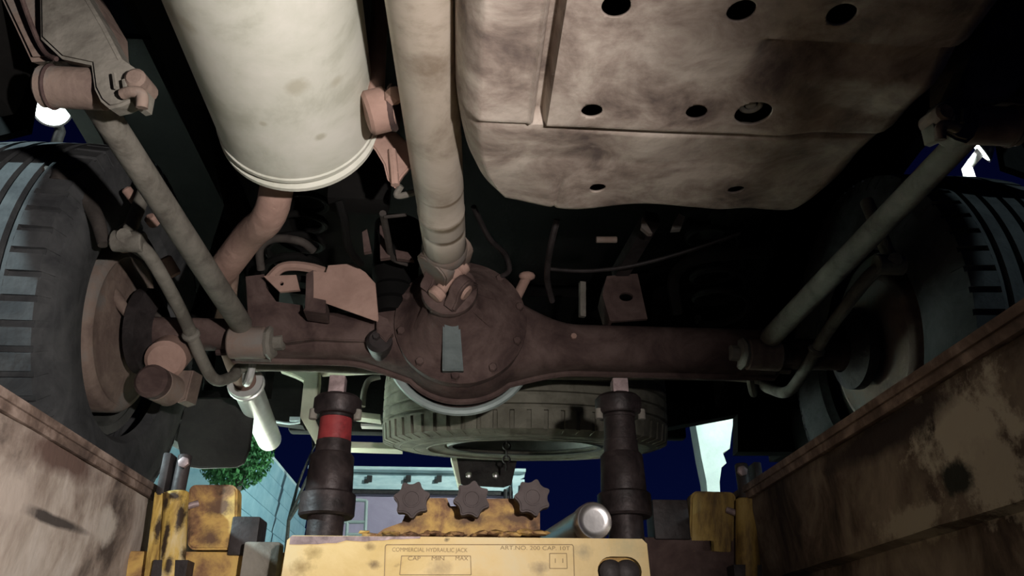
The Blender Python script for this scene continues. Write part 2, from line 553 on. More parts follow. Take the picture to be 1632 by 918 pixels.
# --- rear axle
axle = bpy.data.objects.new('rear_axle', None)
COL.objects.link(axle)
axle.location = (CX, YA, ZA); axle.parent = car; axle.matrix_parent_inverse = world_of(car).inverted()
axle['label'] = 'brown beam rear axle with bulging differential'
DX = -.012; DZ = .366
def axle_ring(x):
    t = abs(x - DX)
    k = max(0.0, 1 - (t / .235)); k = k * k * (3 - 2 * k)
    k2 = math.sqrt(max(0, 1 - (t / .128) ** 2)) * .128 if t < .128 else 0
    tl = .046 if abs(x - CX) < .545 else .030
    rz = max(tl + (.062) * k, k2)
    ry = tl + .052 * k
    zc = ZA - .004 + (DZ - ZA) * k
    if x > DX:
        zc += -.012 * (1 - k)
    return rz, ry, zc
rings = []
xs = [-.62 + i * (1.41 / 110) for i in range(111)]
for xv in xs:
    rz, ry, zc = axle_ring(xv)
    ring = []
    for a in range(36):
        th = 2 * PI * a / 36
        cs, sn = math.cos(th), math.sin(th)
        e = .72
        ring.append(Vector((xv, YA + ry * math.copysign(abs(cs) ** e, cs), zc + rz * math.copysign(abs(sn) ** e, sn))))
    rings.append(ring)
MB().quadgrid(rings).build('axle_housing', M['rust'], axle)
# welded flange running along the lower edge
low = []
for xv in xs[10:-10]:
    rz, ry, zc = axle_ring(xv)
    low.append(Vector((xv, YA + .012, zc - rz - .001)))
MB().tube(low, .008, 8).build('weld_flange', M['rust'], axle)
# differential carrier (front) and cover (rear)
DC = Vector((DX, YA, DZ))
pin0 = P(716, 466, y=1.262)
rings = []
prof = [(YA - .055, .128), (YA - .075, .128), (YA - .085, .112), (YA - .098, .098), (YA - .115, .084), (YA - .135, .064), (YA - .155, .050), (YA - .175, .044), (YA - .186, .040)]
yS, yE = prof[0][0], prof[-1][0]
for yv, rr in prof:
    t = max(0, (yS - .03 - yv) / (yS - .03 - yE))
    cx_, cz_ = DX + (pin0.x - DX) * t, DZ + (pin0.z - DZ) * t
    rings.append([Vector((cx_ + rr * math.cos(2 * PI * k / 48), yv, cz_ + rr * math.sin(2 * PI * k / 48))) for k in range(48)])
MB().quadgrid(rings).build('differential_carrier', M['rust'], axle)
for k in range(10):
    a = 2 * PI * k / 10 + .25
    q = Vector((DX + .116 * math.cos(a), YA - .077, DZ + .116 * math.sin(a)))
    MB().lathe([(0, 0), (0, .010), (.003, .010), (.003, .0085), (.011, .0085), (.013, .007), (.013, 0)], q, (0, -1, 0), 6).build('flange_bolt', M['rust'], axle)
# ribs between carrier cone and flange
for a in (20, 62, 118, 160, 205, 335):
    a = math.radians(a)
    u = Vector((math.cos(a), 0, math.sin(a)))
    pm = Vector((pin0.x, YA - .17, pin0.z))
    p1 = DC + u * .106 + Vector((0, -.082, 0)); p2 = pm + u * .046; p3 = DC + u * .06 + Vector((0, -.09, 0))
    s_ = u.cross(Vector((0, 1, 0))) * .006
    MB().prism([p1 - s_, p2 - s_, p3 + Vector((0, .03, 0)) - s_], s_ * 2).build('rib', M['rust'], axle)
# grey wedge shaped rib under the pinion nose
yw = 1.285
f = [P(x, y, y=yw) for x, y in ((706, 503), (732, 503), (739, 573), (704, 573))]
for q, dy in zip(f, (0, 0, .055, .055)):
    q += Vector((0, dy, 0))
MB().prism(f, (0, .05, .01), .003).build('nose_rib', M['grey'], axle, label='grey wedge shaped rib')
MB().lathe([(0, .137), (.012, .137), (.02, .126), (.05, .116), (.085, .085), (.10, .04), (.102, 0)], DC + Vector((0, .03, -.004)), (0, 1, 0), 48).build('differential_cover', M['rust'], axle)
# the lower lip of the cover, its cyan back light put into the colour
pts = [DC + Vector((.146 * math.cos(a), .02, .146 * math.sin(a) - .006)) for a in [math.radians(205 + 130 * k / 24) for k in range(25)]]
MB().tube(pts, .0085, 8).build('cover_lip', M['lip'], axle)
# pinion flange and yoke
dpin = (Vector((pin0.x, YA - .17, pin0.z)) - pn).normalized()
fl = MB().lathe([(-.018, 0), (-.018, .044), (-.014, .050), (-.004, .052), (.002, .049), (.004, .034), (.03, .034), (.03, 0)], Vector((pin0.x, 1.270, pin0.z + .004)), (0, 1, 0), 36)
for sg in (-1, 1):
    ear(fl, pn + dpin * .040, -dpin, e2 * sg, .038, .026, .066, .017, .022)
fl.build('pinion_flange', M['rust'], axle)
# left bracket group on the axle tube
pk = lambda L_, y: [P(a, b, y=y) for a, b in L_]
MB().prism(pk(((498, 432), (519, 434), (523, 423), (560, 420), (582, 434), (598, 452), (603, 508), (602, 513), (520, 484), (499, 480)), 1.335), (0, .008, .004), .0015).build('bracket_plate', M['rust_light'], axle, label='pink dusted upright bracket plate')
MB().prism(pk(((483, 494), (500, 474), (519, 478), (519, 499)), 1.33), (0, .05, 0), .0015).prism(pk(((488, 436), (499, 430), (499, 480), (486, 492)), 1.333), (0, .06, 0), .001).build('bracket_lip', M['rust'], axle)
hole = [P(449 + 3.2 * math.cos(2 * PI * k / 12), 452 - 3.2 * math.sin(2 * PI * k / 12), y=1.36) for k in range(12)]
MB().prism(pk(((420, 440), (472, 438), (478, 462), (446, 465)), 1.36), (0, .006, 0), 0, [hole]).build('bracket_tab', M['rust_light'], axle)
MB().prism(pk(((391, 440), (421, 436), (424, 458), (440, 480), (482, 486), (484, 500), (500, 503), (520, 500), (602, 520), (606, 545), (500, 540), (455, 545), (396, 520)), 1.395), (0, .03, 0), .002).build('spring_seat', M['rust'], axle)
MB().tube([P(428, 447, y=1.375), P(447, 428, y=1.375), P(470, 424, y=1.375), P(500, 428, y=1.375), P(524, 436, y=1.37)], .010, 8, 4).build('bracket_hoop', M['rust_light'], axle)
q = P(603, 540, y=1.37)
MB().cyl(q, q + Vector((.004, .07, 0)), RAD(21, q), 20, .3).lathe([(0, 0), (.0, .006), (.004, .008), (.008, .008)], q + Vector((-.004, -.007, .004)), (0, 1, 0), 6).build('boss', M['dark'], axle)
q = P(605, 510, y=1.365)
MB().prism(pk(((600, 500), (618, 508), (626, 530), (615, 545), (600, 530)), 1.365), (0, .03, 0), .002).build('bracket_tab', M['rust'], axle)
# right bracket with oval hole
hole = [P(998 + 11 * math.cos(2 * PI * k / 16), 473 - 7 * math.sin(2 * PI * k / 16), y=1.40) for k in range(16)]
MB().prism(pk(((967, 440), (1016, 436), (1032, 508), (976, 512)), 1.40), (0, .008, 0), 0, [hole]).build('bracket_plate', M['rust'], axle)
MB().prism(pk(((967, 440), (960, 470), (972, 510), (976, 512)), 1.40), (0, .06, 0)).build('bracket_lip', M['rust'], axle)
MB().beam(P(928, 450, y=1.42), P(928, 505, y=1.43), .012, .012).build('bracket_stud', M['arm'], axle)
q = P(914, 537, y=1.40)
MB().lathe([(0, 0), (0, .006), (.006, .006), (.006, 0)], q, (0, -1, 0), 8).build('boss', M['rust_light'], axle)
q = P(840, 440, y=1.36)
MB().ball(q, .012, (1.4, 1, .8), 2).tube([q, q + Vector((-.02, .05, -.03))], .01).build('breather', M['rust_light'], axle)

# --- trailing arms with their brackets (left built, right mirrored)
def both(fn, name, matl, parent, **kw):
    fn().build(name, matl, parent, **kw)

def trailing(mir):
    def B(mb):
        return mb.mirror(CX) if mir else mb
    t0, t1 = P(146, 150, y=.72), P(388, 522, y=1.40)
    arm = B(MB().tube([t0, t0 + (t1 - t0) * .25, t0 + (t1 - t0) * .6, t1 - (t1 - t0) * .03, t1], [.0165, .0175, .0195, .0205, .016], 24)).build('trailing_arm', M['arm'], car)
    # frame bracket and bushing at the front end
    b0, b1 = P(66, 138, y=.70), P(170, 143, y=.70)
    r = RAD(33, b1)
    B(MB().cyl(b0, b1, r, 28, .1)).build('front_bushing', M['bracket'], arm)
    B(MB().torus(b0 + (b1 - b0) * .17, b1 - b0, r, .0025, 24, 6)).build('bushing_ring', M['rust'], arm)
    r2 = RAD(26, t1)
    e0, e1 = P(366, 546, y=1.41), P(424, 546, y=1.41)
    B(MB().cyl(e0, e1, r2, 24, .1)).build('rear_bushing', M['bracket'], arm)
    B(MB().lathe([(0, 0), (0, r2 * .98), (.007, r2 * 1.05), (.012, r2 * .9), (.014, r2 * .5), (.03, r2 * .5), (.032, r2 * .35), (.032, 0)], e1 + Vector((.004, 0, 0)), (1, -.15, 0), 9)).build('bushing_nut', M['arm'], arm, label='pale dusted castle nut')
    B(MB().prism(pk(((362, 520), (395, 500), (430, 520), (430, 572), (372, 570)), 1.43), (0, .02, 0), .002)).build('rear_bracket', M['rust'], arm)
    # stamped frame bracket above the bushing
    br = B(MB().prism(pk(((-30, -60), (60, -70), (110, -30), (150, 40), (152, 96), (70, 96), (45, 97), (28, 60), (-5, -10)), .69), (0, .08, .05), .006)).build('arm_bracket', M['bracket'], car, label='wide brown stamped bracket')
    B(MB().prism(pk(((60, -70), (118, -40), (165, 40), (192, 92), (215, 108), (232, 135), (225, 170), (215, 172), (208, 160), (192, 168), (172, 172), (158, 160), (148, 140), (143, 102), (96, 92), (62, 60)), .668), (0, .03, .012), .004)).build('bracket_flange', M['arm'], br)
    B(MB().tube([P(22, -40, y=.672), P(50, 40, y=.676), P(70, 82, y=.68), P(90, 94, y=.676)], .0028, 8, 4)).build('bracket_crease', M['rust'], br)
    q = P(213, 122, y=.655)
    B(MB().cyl(q, q + Vector((.0, .04, .01)), RAD(17, q), 14, .3)).build('bracket_bolt', M['bracket'], br)
    q = P(221, 157, y=.655)
    B(MB().tube([P(196, 150, y=.66), P(210, 146, y=.655), P(226, 150, y=.655), P(226, 172, y=.66)], .006, 10, 4)).build('bracket_tongue', M['bracket'], br)
    for px, py in ((182, 118), (198, 128)):
        B(MB().tube([P(px, py, y=.66), P(px + 3, py + 22, y=.66)], .0025, 6)).build('bracket_rib', M['arm'], br)

trailing(False)
trailing(True)

# --- stabilizer bar: an arm forward on each side, cross part behind the axle
sb = [P(210, 385, y=1.15), P(240, 410, y=1.18), P(290, 500, y=1.33), P(325, 580, y=1.46), P(345, 606, y=1.51), P(372, 600, y=1.57), P(425, 583, y=1.618)]
mid = Vector((CX, 1.625, sb[-1].z - .004))
pts = sb + [mid] + [Vector((2 * CX - p.x, p.y, p.z)) for p in reversed(sb)]
stab = MB().tube(pts, .0118, 14, 5).build('stabilizer_bar', M['arm'], car, label='thin grey stabilizer bar bent round the axle')
for sg in (0, 1):
    q = sb[0]
    mb = MB().tube([q + Vector((-.005, -.02, .0)), q + Vector((-.01, 0, .01)), q + Vector((-.01, .03, .15))], .012, 10).cyl(q - Vector((.03, 0, 0)), q + Vector((.02, 0, 0)), .018, 14)
    (mb.mirror(CX) if sg else mb).build('bar_link', M['arm'], stab)
    q = sb[2] + Vector((0.008, 0, .006))
    mb = MB().cyl(sb[3] * .35 + sb[2] * .65, sb[3] * .45 + sb[2] * .55, .0165, 14, .3)
    (mb.mirror(CX) if sg else mb).build('bar_clamp', M['arm'], stab)
    q = P(397, 592, y=1.60)
    mb = MB().torus(q, (1, .5, 0), .026, .008, 20, 8).box(q + Vector((0, .0, .04)), (.03, .03, .04), bev=.004)
    (mb.mirror(CX) if sg else mb).build('bar_mount', M['steel_bright' if not sg else 'arm'], stab)

# --- wheels
def tyre_profile(Rr, W, bead, grooves=True):
    h = W / 2
    half = [(h * .80, bead), (h * .92, bead + .012), (h * .99, bead + (Rr - bead) * .35), (h * 1.0, bead + (Rr - bead) * .5),
            (h * .97, bead + (Rr - bead) * .72), (h * .965, bead + (Rr - bead) * .73), (h * .955, bead + (Rr - bead) * .75), (h * .91, Rr - .020), (h * .88, Rr - .009)]
    tread = []
    for a in (.40, .14, -.14, -.40):
        tread += [((a + .045) * h, Rr), ((a + .03) * h, Rr - .010), ((a - .03) * h, Rr - .010), ((a - .045) * h, Rr)]
    return half + [(h * .84, Rr - .010), (.50 * h, Rr - .010), (.495 * h, Rr)] + tread + [(-.495 * h, Rr), (-.50 * h, Rr - .010), (-.84 * h, Rr - .010)] + [(-a, r) for a, r in reversed(half)]

def lugs(mb, Rr, W, n, axis_x=True, origin=Vector((0, 0, 0))):
    h = W / 2
    for k in range(n):
        for sg in (-1, 1):
            a = 2 * PI * (k + (.5 if sg < 0 else 0)) / n
            da = 2 * PI / n * .36
            ring = []
            for (u, r0, r1) in ((.495, Rr - .012, Rr), (.87, Rr - .014, Rr - .004), (.955, Rr - .034, Rr - .030)):
                for ang in (a - da, a + da):
                    ring.append((u * h * sg, r0, r1, ang))
            def pt(u, r, ang):
                return Vector((u, r * math.cos(ang), r * math.sin(ang))) + origin
            v = [[mb.bm.verts.new(pt(u, r0, g)), mb.bm.verts.new(pt(u, r1, g))] for u, r0, r1, g in ring]
            F = mb.bm.faces.new
            for i in (0, 2):
                F((v[i][1], v[i + 1][1], v[i + 3][1], v[i + 2][1]))
                F((v[i][0], v[i][1], v[i + 2][1], v[i + 2][0]))
                F((v[i + 1][0], v[i + 3][0], v[i + 3][1], v[i + 1][1]))
            F((v[0][0], v[1][0], v[1][1], v[0][1]))
    return mb

def wheel(cxw, inner, matl):
    """inner: +1 when the face towards the car's middle points to +x"""
    O = Vector((cxw, YA, ZA))
    wh = bpy.data.objects.new('wheel', None)
    COL.objects.link(wh)
    wh.location = O; wh.parent = car; wh.matrix_parent_inverse = world_of(car).inverted()
    mb = MB().lathe(tyre_profile(.36, .26, .205), O, (inner, 0, 0), 96)
    lugs(mb, .36, .26, 58, True, O)
    mb.build('tire', matl, wh, label='ribbed black rubber tire', sharp=30)
    MB().lathe([(.076, .186), (.080, .202), (.072, .208), (.066, .194), (.05, .184), (-.02, .180), (-.05, .16), (-.055, .0)], O, (inner, 0, 0), 64).build('rim', M['rim'], wh)
    br = MB().lathe([(.02, .0), (.02, .160), (.095, .160), (.102, .155), (.105, .145), (.100, .135), (.104, .115), (.108, .05), (.108, 0)], O, (inner, 0, 0), 56).build('brake_drum', M['bracket'], wh, label='dusty brown brake backing plate')
    return wh

WL = -.770; WR = 2 * CX - WL
wl = wheel(WL, 1, M['rubber'])
wr = wheel(WR, -1, M['rubber'])

# --- hub end pieces on the left: shock mount, knuckle, brake line, hoses
q = P(238, 606, y=1.36)
sh = MB().cyl(P(290, 545, y=1.52) , P(262, 575, y=1.40), RAD(33, q), 24, .2).build('shock_absorber', M['rust_light'], car, label='lower end of a brown shock absorber')
MB().cyl(q, q + Vector((.002, .03, .004)), RAD(27, q), 28, .2).build('mount_bolt_head', M['rust'], sh)
MB().cyl(q + Vector((.002, .028, .003)), q + Vector((.012, .075, .006)), RAD(27, q), 24, .1).build('mount_sleeve', M['bracket'], sh)
MB().prism(pk(((256, 625), (290, 590), (308, 590), (296, 638), (283, 642)), 1.44), (0, .06, .01), .003).build('mount_ear', M['bracket'], sh)
MB().cyl(P(310, 545, y=1.52), P(330, 500, y=1.55) + Vector((.02, 0, .3)), .024, 16).build('damper_tube', M['black'], sh)
MB().tube([P(142, 445, y=1.36), P(160, 452, y=1.36), P(182, 470, y=1.37), P(198, 492, y=1.38), P(214, 510, y=1.39)], [.017, .016, .012, .010, .008], 12, 4).build('brake_pipe', M['bracket'], car)
MB().cyl(P(140, 472, y=1.36), P(152, 474, y=1.38), .018, 14).build('pipe_grommet', M['black'], car)
MB().tube([P(228, 490, y=1.45), P(246, 500, y=1.44), P(255, 508, y=1.44), P(250, 516, y=1.44)], .006, 8, 4).build('brake_line', M['hose'], car)
MB().tube([P(70, 272, y=1.14), P(105, 285, y=1.14), P(135, 315, y=1.15), P(155, 350, y=1.15), P(165, 390, y=1.15)], [.009, .013, .013, .012, .009], 12, 4).build('brake_hose', M['hose'], car, label='dark curved hose above the left tire')
MB().cyl(P(95, 292, y=1.13), P(100, 275, y=1.13), .016, 12).build('hose_clip', M['hose'], car)
# upper ends: small lit fittings left of the arm
for (x0, y0, x1, y1, r, yy) in ((200, 300, 222, 328, .009, 1.2), (238, 345, 248, 358, .011, 1.2), (195, 388, 205, 384, .018, 1.18), (262, 410, 280, 440, .012, 1.32)):
    MB().cyl(P(x0, y0, y=yy), P(x1, y1, y=yy + .02), r, 12, .3).build('arm_fitting', M['rust_light'], car)
MB().tube([P(212, 395, y=1.2), P(245, 420, y=1.22), P(280, 470, y=1.3)], .008, 8, 4).build('brake_line', M['arm'], car)
# axle end pieces next to the drum
for mir in (0, 1):
    mb = MB().lathe([(0, .05), (.02, .085), (.04, .085), (.045, .0)], (-.60, YA, ZA), (-1, 0, 0), 28)
    (mb.mirror(CX) if mir else mb).build('hub_flange', M['dark'], axle)

# --- springs, bump stops, shocks in the dark above the axle
for mir in (0, 1):
    pts = []
    for k in range(16 * 6 + 1):
        a = 2 * PI * k / 16
        pts.append(Vector((-.365 + .055 * math.cos(a), 1.45 + .055 * math.sin(a), .42 + .30 * k / 96)))
    mb = MB().tube(pts, .0075, 8)
    (mb.mirror(CX) if mir else mb).build('coil_spring', M['black'], car)
mb = MB().lathe([(0, 0), (0, .03), (.02, .04), (.03, .034), (.05, .044), (.06, .036), (.08, .046), (.2, .05)], P(625, 500, y=1.40), (0, 0, 1), 20)
mb.build('bump_stop', M['black'], car)
MB().beam(P(1040, 345, y=1.25), P(985, 440, y=1.42), .03, .03, bev=.004).build('upper_arm', M['dark'], car)
MB().prism(pk(((1024, 345), (1033, 360), (1040, 372), (1034, 372), (1022, 362)), 1.2), (0, .01, 0)).build('bracket_clip', M['bracket'], car)
MB().prism(pk(((1082, 340), (1092, 345), (1085, 365), (1070, 366), (1072, 358)), 1.2), (0, .01, 0)).build('bracket_clip', M['bracket'], car)
MB().tube([P(888, 350, y=1.15), P(876, 400, y=1.2), P(872, 445, y=1.3), P(880, 480, y=1.36)], .006, 8, 4).build('brake_line', M['dark'], car)
MB().tube([P(1180, 372, y=1.25), P(1080, 405, y=1.3), P(1000, 425, y=1.33), P(930, 432, y=1.36), P(870, 428, y=1.38)], .004, 8, 4).build('brake_cable', M['dark'], car)
MB().tube([P(755, 330, y=1.1), P(780, 380, y=1.2), P(805, 405, y=1.3), P(812, 430, y=1.34), P(800, 440, y=1.36)], .005, 8, 4).build('brake_hose', M['dark'], car)
MB().tube([P(1240, 400, y=1.2), P(1120, 410, y=1.25), P(1075, 440, y=1.35), P(1080, 500, y=1.40)], .012, 8, 5).build('brake_hose', M['black'], car)
MB().cyl(P(950, 382, y=1.2), P(983, 382, y=1.2), .006, 10).build('bracket_clip', M['bracket'], car)
MB().tube([P(416, 430, y=1.36), P(415, 395, y=1.33), P(440, 380, y=1.32), P(480, 385, y=1.32), P(500, 400, y=1.34)], .008, 10, 5).build('brake_hose', M['hose'], car, label='pale looped brake hose')
MB().tube([P(540, 320, y=1.05), P(548, 350, y=1.08), P(556, 395, y=1.2), P(575, 420, y=1.3)], .007, 8, 4).build('brake_line', M['black'], car)
MB().tube([P(610, 340, y=1.1), P(618, 380, y=1.2), P(625, 410, y=1.28), P(650, 420, y=1.3)], .006, 8, 4).build('brake_line', M['hose'], car)
MB().prism(pk(((577, 370), (585, 365), (592, 400), (580, 402)), 1.25), (0, .01, 0)).prism(pk(((605, 355), (614, 360), (622, 410), (606, 412)), 1.26), (0, .01, 0)).prism(pk(((630, 398), (650, 402), (660, 415), (632, 412)), 1.27), (0, .01, 0)).build('cable_bracket', M['rust'], car)
MB().tube([P(612, 346, y=1.1), P(648, 342, y=1.1)], .003, 6).build('brake_line', M['hose'], car)
MB().box(P(575, 290, y=1.1), (.10, .05, .10), bev=.01).build('crossmember_bracket', M['black'], car)

for t, rx, c_ in ((.085, .006, (.17, .13, .09)), (.130, .008, (.20, .16, .11)), (.205, .004, (.22, .17, .12))):
    add_spot(M['shaft'], s1 - d * t + Vector((.012, 0, -.02)), (.035, rx, .035), c_, .4, 40, .35)
for q, rr in (((-.20, .70, .345), .012), ((-.19, .80, .35), .006), ((-.25, .76, .34), .004), ((-.16, .72, .36), .007), ((-.30, .62, .35), .01)):
    add_spot(M['muffler'], q, (rr, rr, .03), (.50, .49, .40), .4, 60, .3)

# --- fuel tank guard
def tank():
    zt = .30
    nx, ny = 230, 300
    lx = [(-.030, .26), (-.028, .16), (-.024, .08), (-.016, .035), (-.006, .012), (.004, .003)]
    rx = [(.470, .003), (.482, .012), (.492, .035), (.498, .08), (.502, .16), (.504, .26)]
    xs_ = [a for a, b in lx] + [.008 + (.462 - .008) * i / nx for i in range(nx + 1)] + [a for a, b in rx]
    dz = [b for a, b in lx] + [0] * (nx + 1) + [b for a, b in rx]
    ry = [(.905, .004), (.917, .014), (.926, .035), (.932, .08), (.936, .16), (.938, .22)]
    ys_ = [-.25 + (.895 + .25) * i / ny for i in range(ny + 1)] + [a for a, b in ry]
    dzy = [0] * (ny + 1) + [b for a, b in ry]
    def sm(a, b, v):
        t = min(1, max(0, (v - a) / (b - a)))
        return t * t * (3 - 2 * t)
    def base(x, y):
        z = zt
        z += .010 * sm(.690, .698, y) + .012 * sm(.694, .699, y) * (1 - sm(.704, .710, y)) * sm(.10, .13, x)
        z += .010 * max(0, min(1, (y - .71) / .065))
        z += (.014 + .006 * math.sin(x * 24 + 1.2)) * max(0, (y - .778) / .125) ** 1.5 if y > .778 else 0
        # channel that runs lengthwise along the left side
        ch = sm(.064, .0685, x) * (1 - sm(.0785, .083, x)) * (1 - sm(.69, .70, y))
        z += .026 * ch
        z += .004 * (1 - sm(.060, .066, x)) * (1 - sm(.69, .70, y))
        # pressed step and shallow dish on the right side
        z += .010 * sm(.27, .29, x) * sm(.545, .549, y) * (1 - sm(.552, .60, y))
        z += .008 * sm(.34, .40, x) * sm(.60, .66, y)
        # stiffening crease on the rear lip
        z += .003 * math.exp(-((x - .115) / .003) ** 2) * sm(.80, .84, y)
        z += .0025 * math.sin(x * 37) * math.sin(y * 23)
        return z
    holes = []
    for px, py, rw, zz in ((982, 10, .0135, zt), (1181, 15, .0135, zt), (1341, 22, .0135, zt), (943, 174, .0115, zt), (1110, 178, .0115, zt), (1200, 178, .020, zt), (952, 292, .0105, .329), (1172, 297, .0105, .329)):
        q = P(px, py, z=zz)
        holes.append((q.x, q.y, rw))
    mb = MB()
    bm = mb.bm
    V = []
    for j, yv in enumerate(ys_):
        row = []
        # plan rounding of the rear corners
        k = max(0, (yv - .68) / .26)
        inl = .095 * (1 - math.sqrt(max(0, 1 - min(1, k) ** 2))) if k > 0 else 0
        k = max(0, (yv - .80) / .14)
        inr = .07 * (1 - math.sqrt(max(0, 1 - min(1, k) ** 2))) if k > 0 else 0
        for i, xv in enumerate(xs_):
            X, Y = xv, yv
            if xv < .15:
                X += inl * (1 - max(0, xv) / .15)
            if xv > .36:
                X -= inr * (xv - .36) / .14
            row.append(bm.verts.new((X, Y, base(X, Y) + dz[i] + dzy[j])))
        V.append(row)
    for j in range(len(ys_) - 1):
        for i in range(len(xs_) - 1):
            bm.faces.new((V[j][i], V[j][i + 1], V[j + 1][i + 1], V[j + 1][i]))
    o = mb.build('fuel_tank_guard', M['tank'], car, sharp=50, label='large dusty fuel tank guard plate with holes')
    md = o.modifiers.new('thick', 'SOLIDIFY')
    md.thickness = .003
    md.offset = 0
    cut = MB()
    for hx, hy, hr in holes:
        cut.lathe([(0, 0), (0, hr), (.16, hr), (.16, 0)], (hx, hy, .26), (0, 0, 1), 40)
    co = cut.build('cutter', M['tank'])
    bo_ = o.modifiers.new('holes', 'BOOLEAN')
    bo_.object = co
    bo_.solver = 'EXACT'
    dg = bpy.context.evaluated_depsgraph_get()
    me = bpy.data.meshes.new_from_object(o.evaluated_get(dg))
    o.modifiers.clear()
    o.data = me
    bpy.data.objects.remove(co)
    return o, holes

guard, holes = tank()
hx, hy, hr = holes[5]
MB().torus((hx - .002, hy - .002, .308), (0, 0, 1), .0105, .003, 20, 8).cyl((hx - .002, hy - .002, .306), (hx - .002, hy - .002, .325), .006, 12).build('guard_bolt', M['arm'], guard)
MB().cyl((hx, hy, .318), (hx, hy, .33), .022, 20).build('bolt_seat', M['black'], guard)
MB().box((.237, .31, .475), (.43, 1.10, .20), bev=.03).build('fuel_tank', M['black'], car)

# --- body: floor, frame, sides, arches
MB().box((CX, -.10, .74), (1.30, 4.6, .04)).build('floor_pan', M['black'], car)
MB().box((CX, 2.25, .70), (1.56, .70, .04)).build('rear_floor', M['black'], car)
for sg in (-1, 1):
    X = CX + sg * .50
    MB().beam((X, -2.2, .60), (X, .98, .60), .07, .12, bev=.01).build('frame_rail', M['black'], car)
    MB().beam((X, 1.0, .66), (X, 2.35, .66), .07, .10, bev=.01).build('frame_rail', M['black'], car)
def side(sg):
    X = CX + sg * .945
    pts = [(-2.4, .36), (.86, .36)]
    pts += [(YA + .475 * math.cos(a), ZA + .04 + .475 * math.sin(a)) for a in [PI * (.985 - k * .97 / 20) for k in range(21)]]
    pts += [(2.05, .36), (2.55, .40), (2.55, 1.25), (-2.4, 1.25)]
    MB().prism([(X, a, b) for a, b in pts], (sg * .04, 0, 0)).build('body_side', M['black'], car)
    # liner over the tyre
    x0, x1 = CX + sg * .60, X
    rr = []
    for k in range(19):
        a = PI * (.80 - k * .80 / 18)
        rr.append([Vector((x0, YA + .53 * math.cos(a), ZA + .04 + .53 * math.sin(a))), Vector((x1, YA + .53 * math.cos(a), ZA + .04 + .53 * math.sin(a)))])
    mb = MB().quadgrid(rr, False, False, False)
    mb.prism([(x0, YA + .53 * math.cos(PI * (.75 - k * .75 / 18)), ZA + .04 + .53 * math.sin(PI * (.75 - k * .75 / 18))) for k in range(19)], (-sg * .01, 0, 0))
    mb.build('wheel_arch', M['black'], car)
    MB().box((CX + sg * .79, -.75, .46), (.30, 3.1, .20), bev=.02).build('sill', M['black'], car)
side(-1); side(1)
MB().box((CX, -2.40, .62), (1.86, .10, .70), bev=.02).build('front_panel', M['black'], car)
for mir in (0, 1):
    mb = MB().prism([P(x, y, y=1.10) for x, y in ((-90, 20), (40, 40), (54, 150), (44, 205), (0, 216), (-90, 216))], (0, .015, 0))
    (mb.mirror(CX + .022) if mir else mb).build('splash_guard', M['black'], car)

# --- rear end: crossmember, pale panels, bumper, tow hitch, mud flap
zb_ = P(700, 690, y=2.47).z
MB().box((CX, 2.50, zb_ + .12), (1.30, .05, .24), bev=.01).build('rear_crossmember', M['black'], car)
yb = 2.30
MB().prism(pk(((443, 577), (508, 582), (508, 604), (504, 640), (497, 658), (512, 690), (515, 712), (502, 706), (478, 664), (484, 606), (468, 598), (446, 590)), yb), (0, .05, .0), .003).build('rear_frame_end', M['cream'], car, label='pale painted rear frame end plate')
MB().prism(pk(((506, 584), (590, 580), (598, 588), (510, 592)), yb), (0, .05, 0), .002).build('rear_frame_strip', M['cream'], car)
MB().prism(pk(((550, 653), (606, 660), (606, 669), (550, 662)), yb), (0, .05, 0), .002).build('rear_frame_strip', M['cream'], car)
MB().prism(pk(((508, 702), (640, 706), (640, 716), (512, 712)), yb + .02), (0, .06, 0), .002).build('rear_bumper_edge', M['cream'], car)
MB().prism(pk(((575, 675), (610, 677), (610, 680), (575, 679)), yb), (0, .03, 0)).build('rear_frame_strip', M['steel_bright'], car)
MB().prism(pk(((390, 560), (480, 590), (486, 660), (482, 678), (440, 672), (400, 640)), 2.33), (0, .05, 0)).build('rear_corner_panel', M['black'], car)
MB().prism(pk(((1010, 560), (1330, 560), (1330, 720), (1176, 720), (1176, 660), (1064, 681), (1040, 690)), 2.33), (0, .05, 0)).build('rear_corner_panel', M['black'], car)
MB().tube([P(440, 672, y=2.3), P(462, 675, y=2.3), P(478, 673, y=2.3)], .004, 8, 3).box(P(470, 668, y=2.3), (.03, .01, .012)).build('lamp_wire', M['fascia'], car)
hb = MB().tube([P(606, 600, y=2.28), P(588, 606, y=2.28), P(580, 625, y=2.28), P(578, 648, y=2.28)], .009, 10, 4).build('tow_eye', M['arm'], car)
th = MB().prism(pk(((720, 725), (826, 725), (815, 772), (802, 776), (740, 773), (729, 768)), 2.47), (0, .012, 0), .002).build('tow_hitch', M['dark'], car, label='dark tow hitch plate under the spare wheel')
MB().prism(pk(((718, 725), (727, 725), (735, 772), (730, 770)), 2.46), (0, .08, 0), .001).build('hitch_side', M['cream'], th)
for px in (747, 790):
    q = P(px, 758, y=2.465)
    MB().lathe([(0, 0), (0, .011), (.01, .011), (.012, .008), (.012, 0)], q, (0, -1, 0), 6).build('hitch_bolt', M['chrome'], th)
MB().prism([P(x, y, y=2.48) for x, y in ((735, 640), (815, 640), (815, 730), (735, 730))], (0, .03, 0)).build('hitch_arm', M['black'], th)
fp = pk(((296, 632), (404, 632), (405, 650), (398, 715), (388, 738), (376, 744), (318, 746), (290, 742), (282, 700)), 1.93)
MB().prism(fp, (0, .012, 0), .003).build('mud_flap', M['flap'], car, label='black rubber mud flap with rounded corner')
MB().beam(P(300, 630, y=1.93), P(404, 630, y=1.93), .02, .02).tube([P(330, 632, y=1.94), P(330, 560, y=1.94) + Vector((0, 0, .15))], .012).build('flap_bar', M['black'], car)

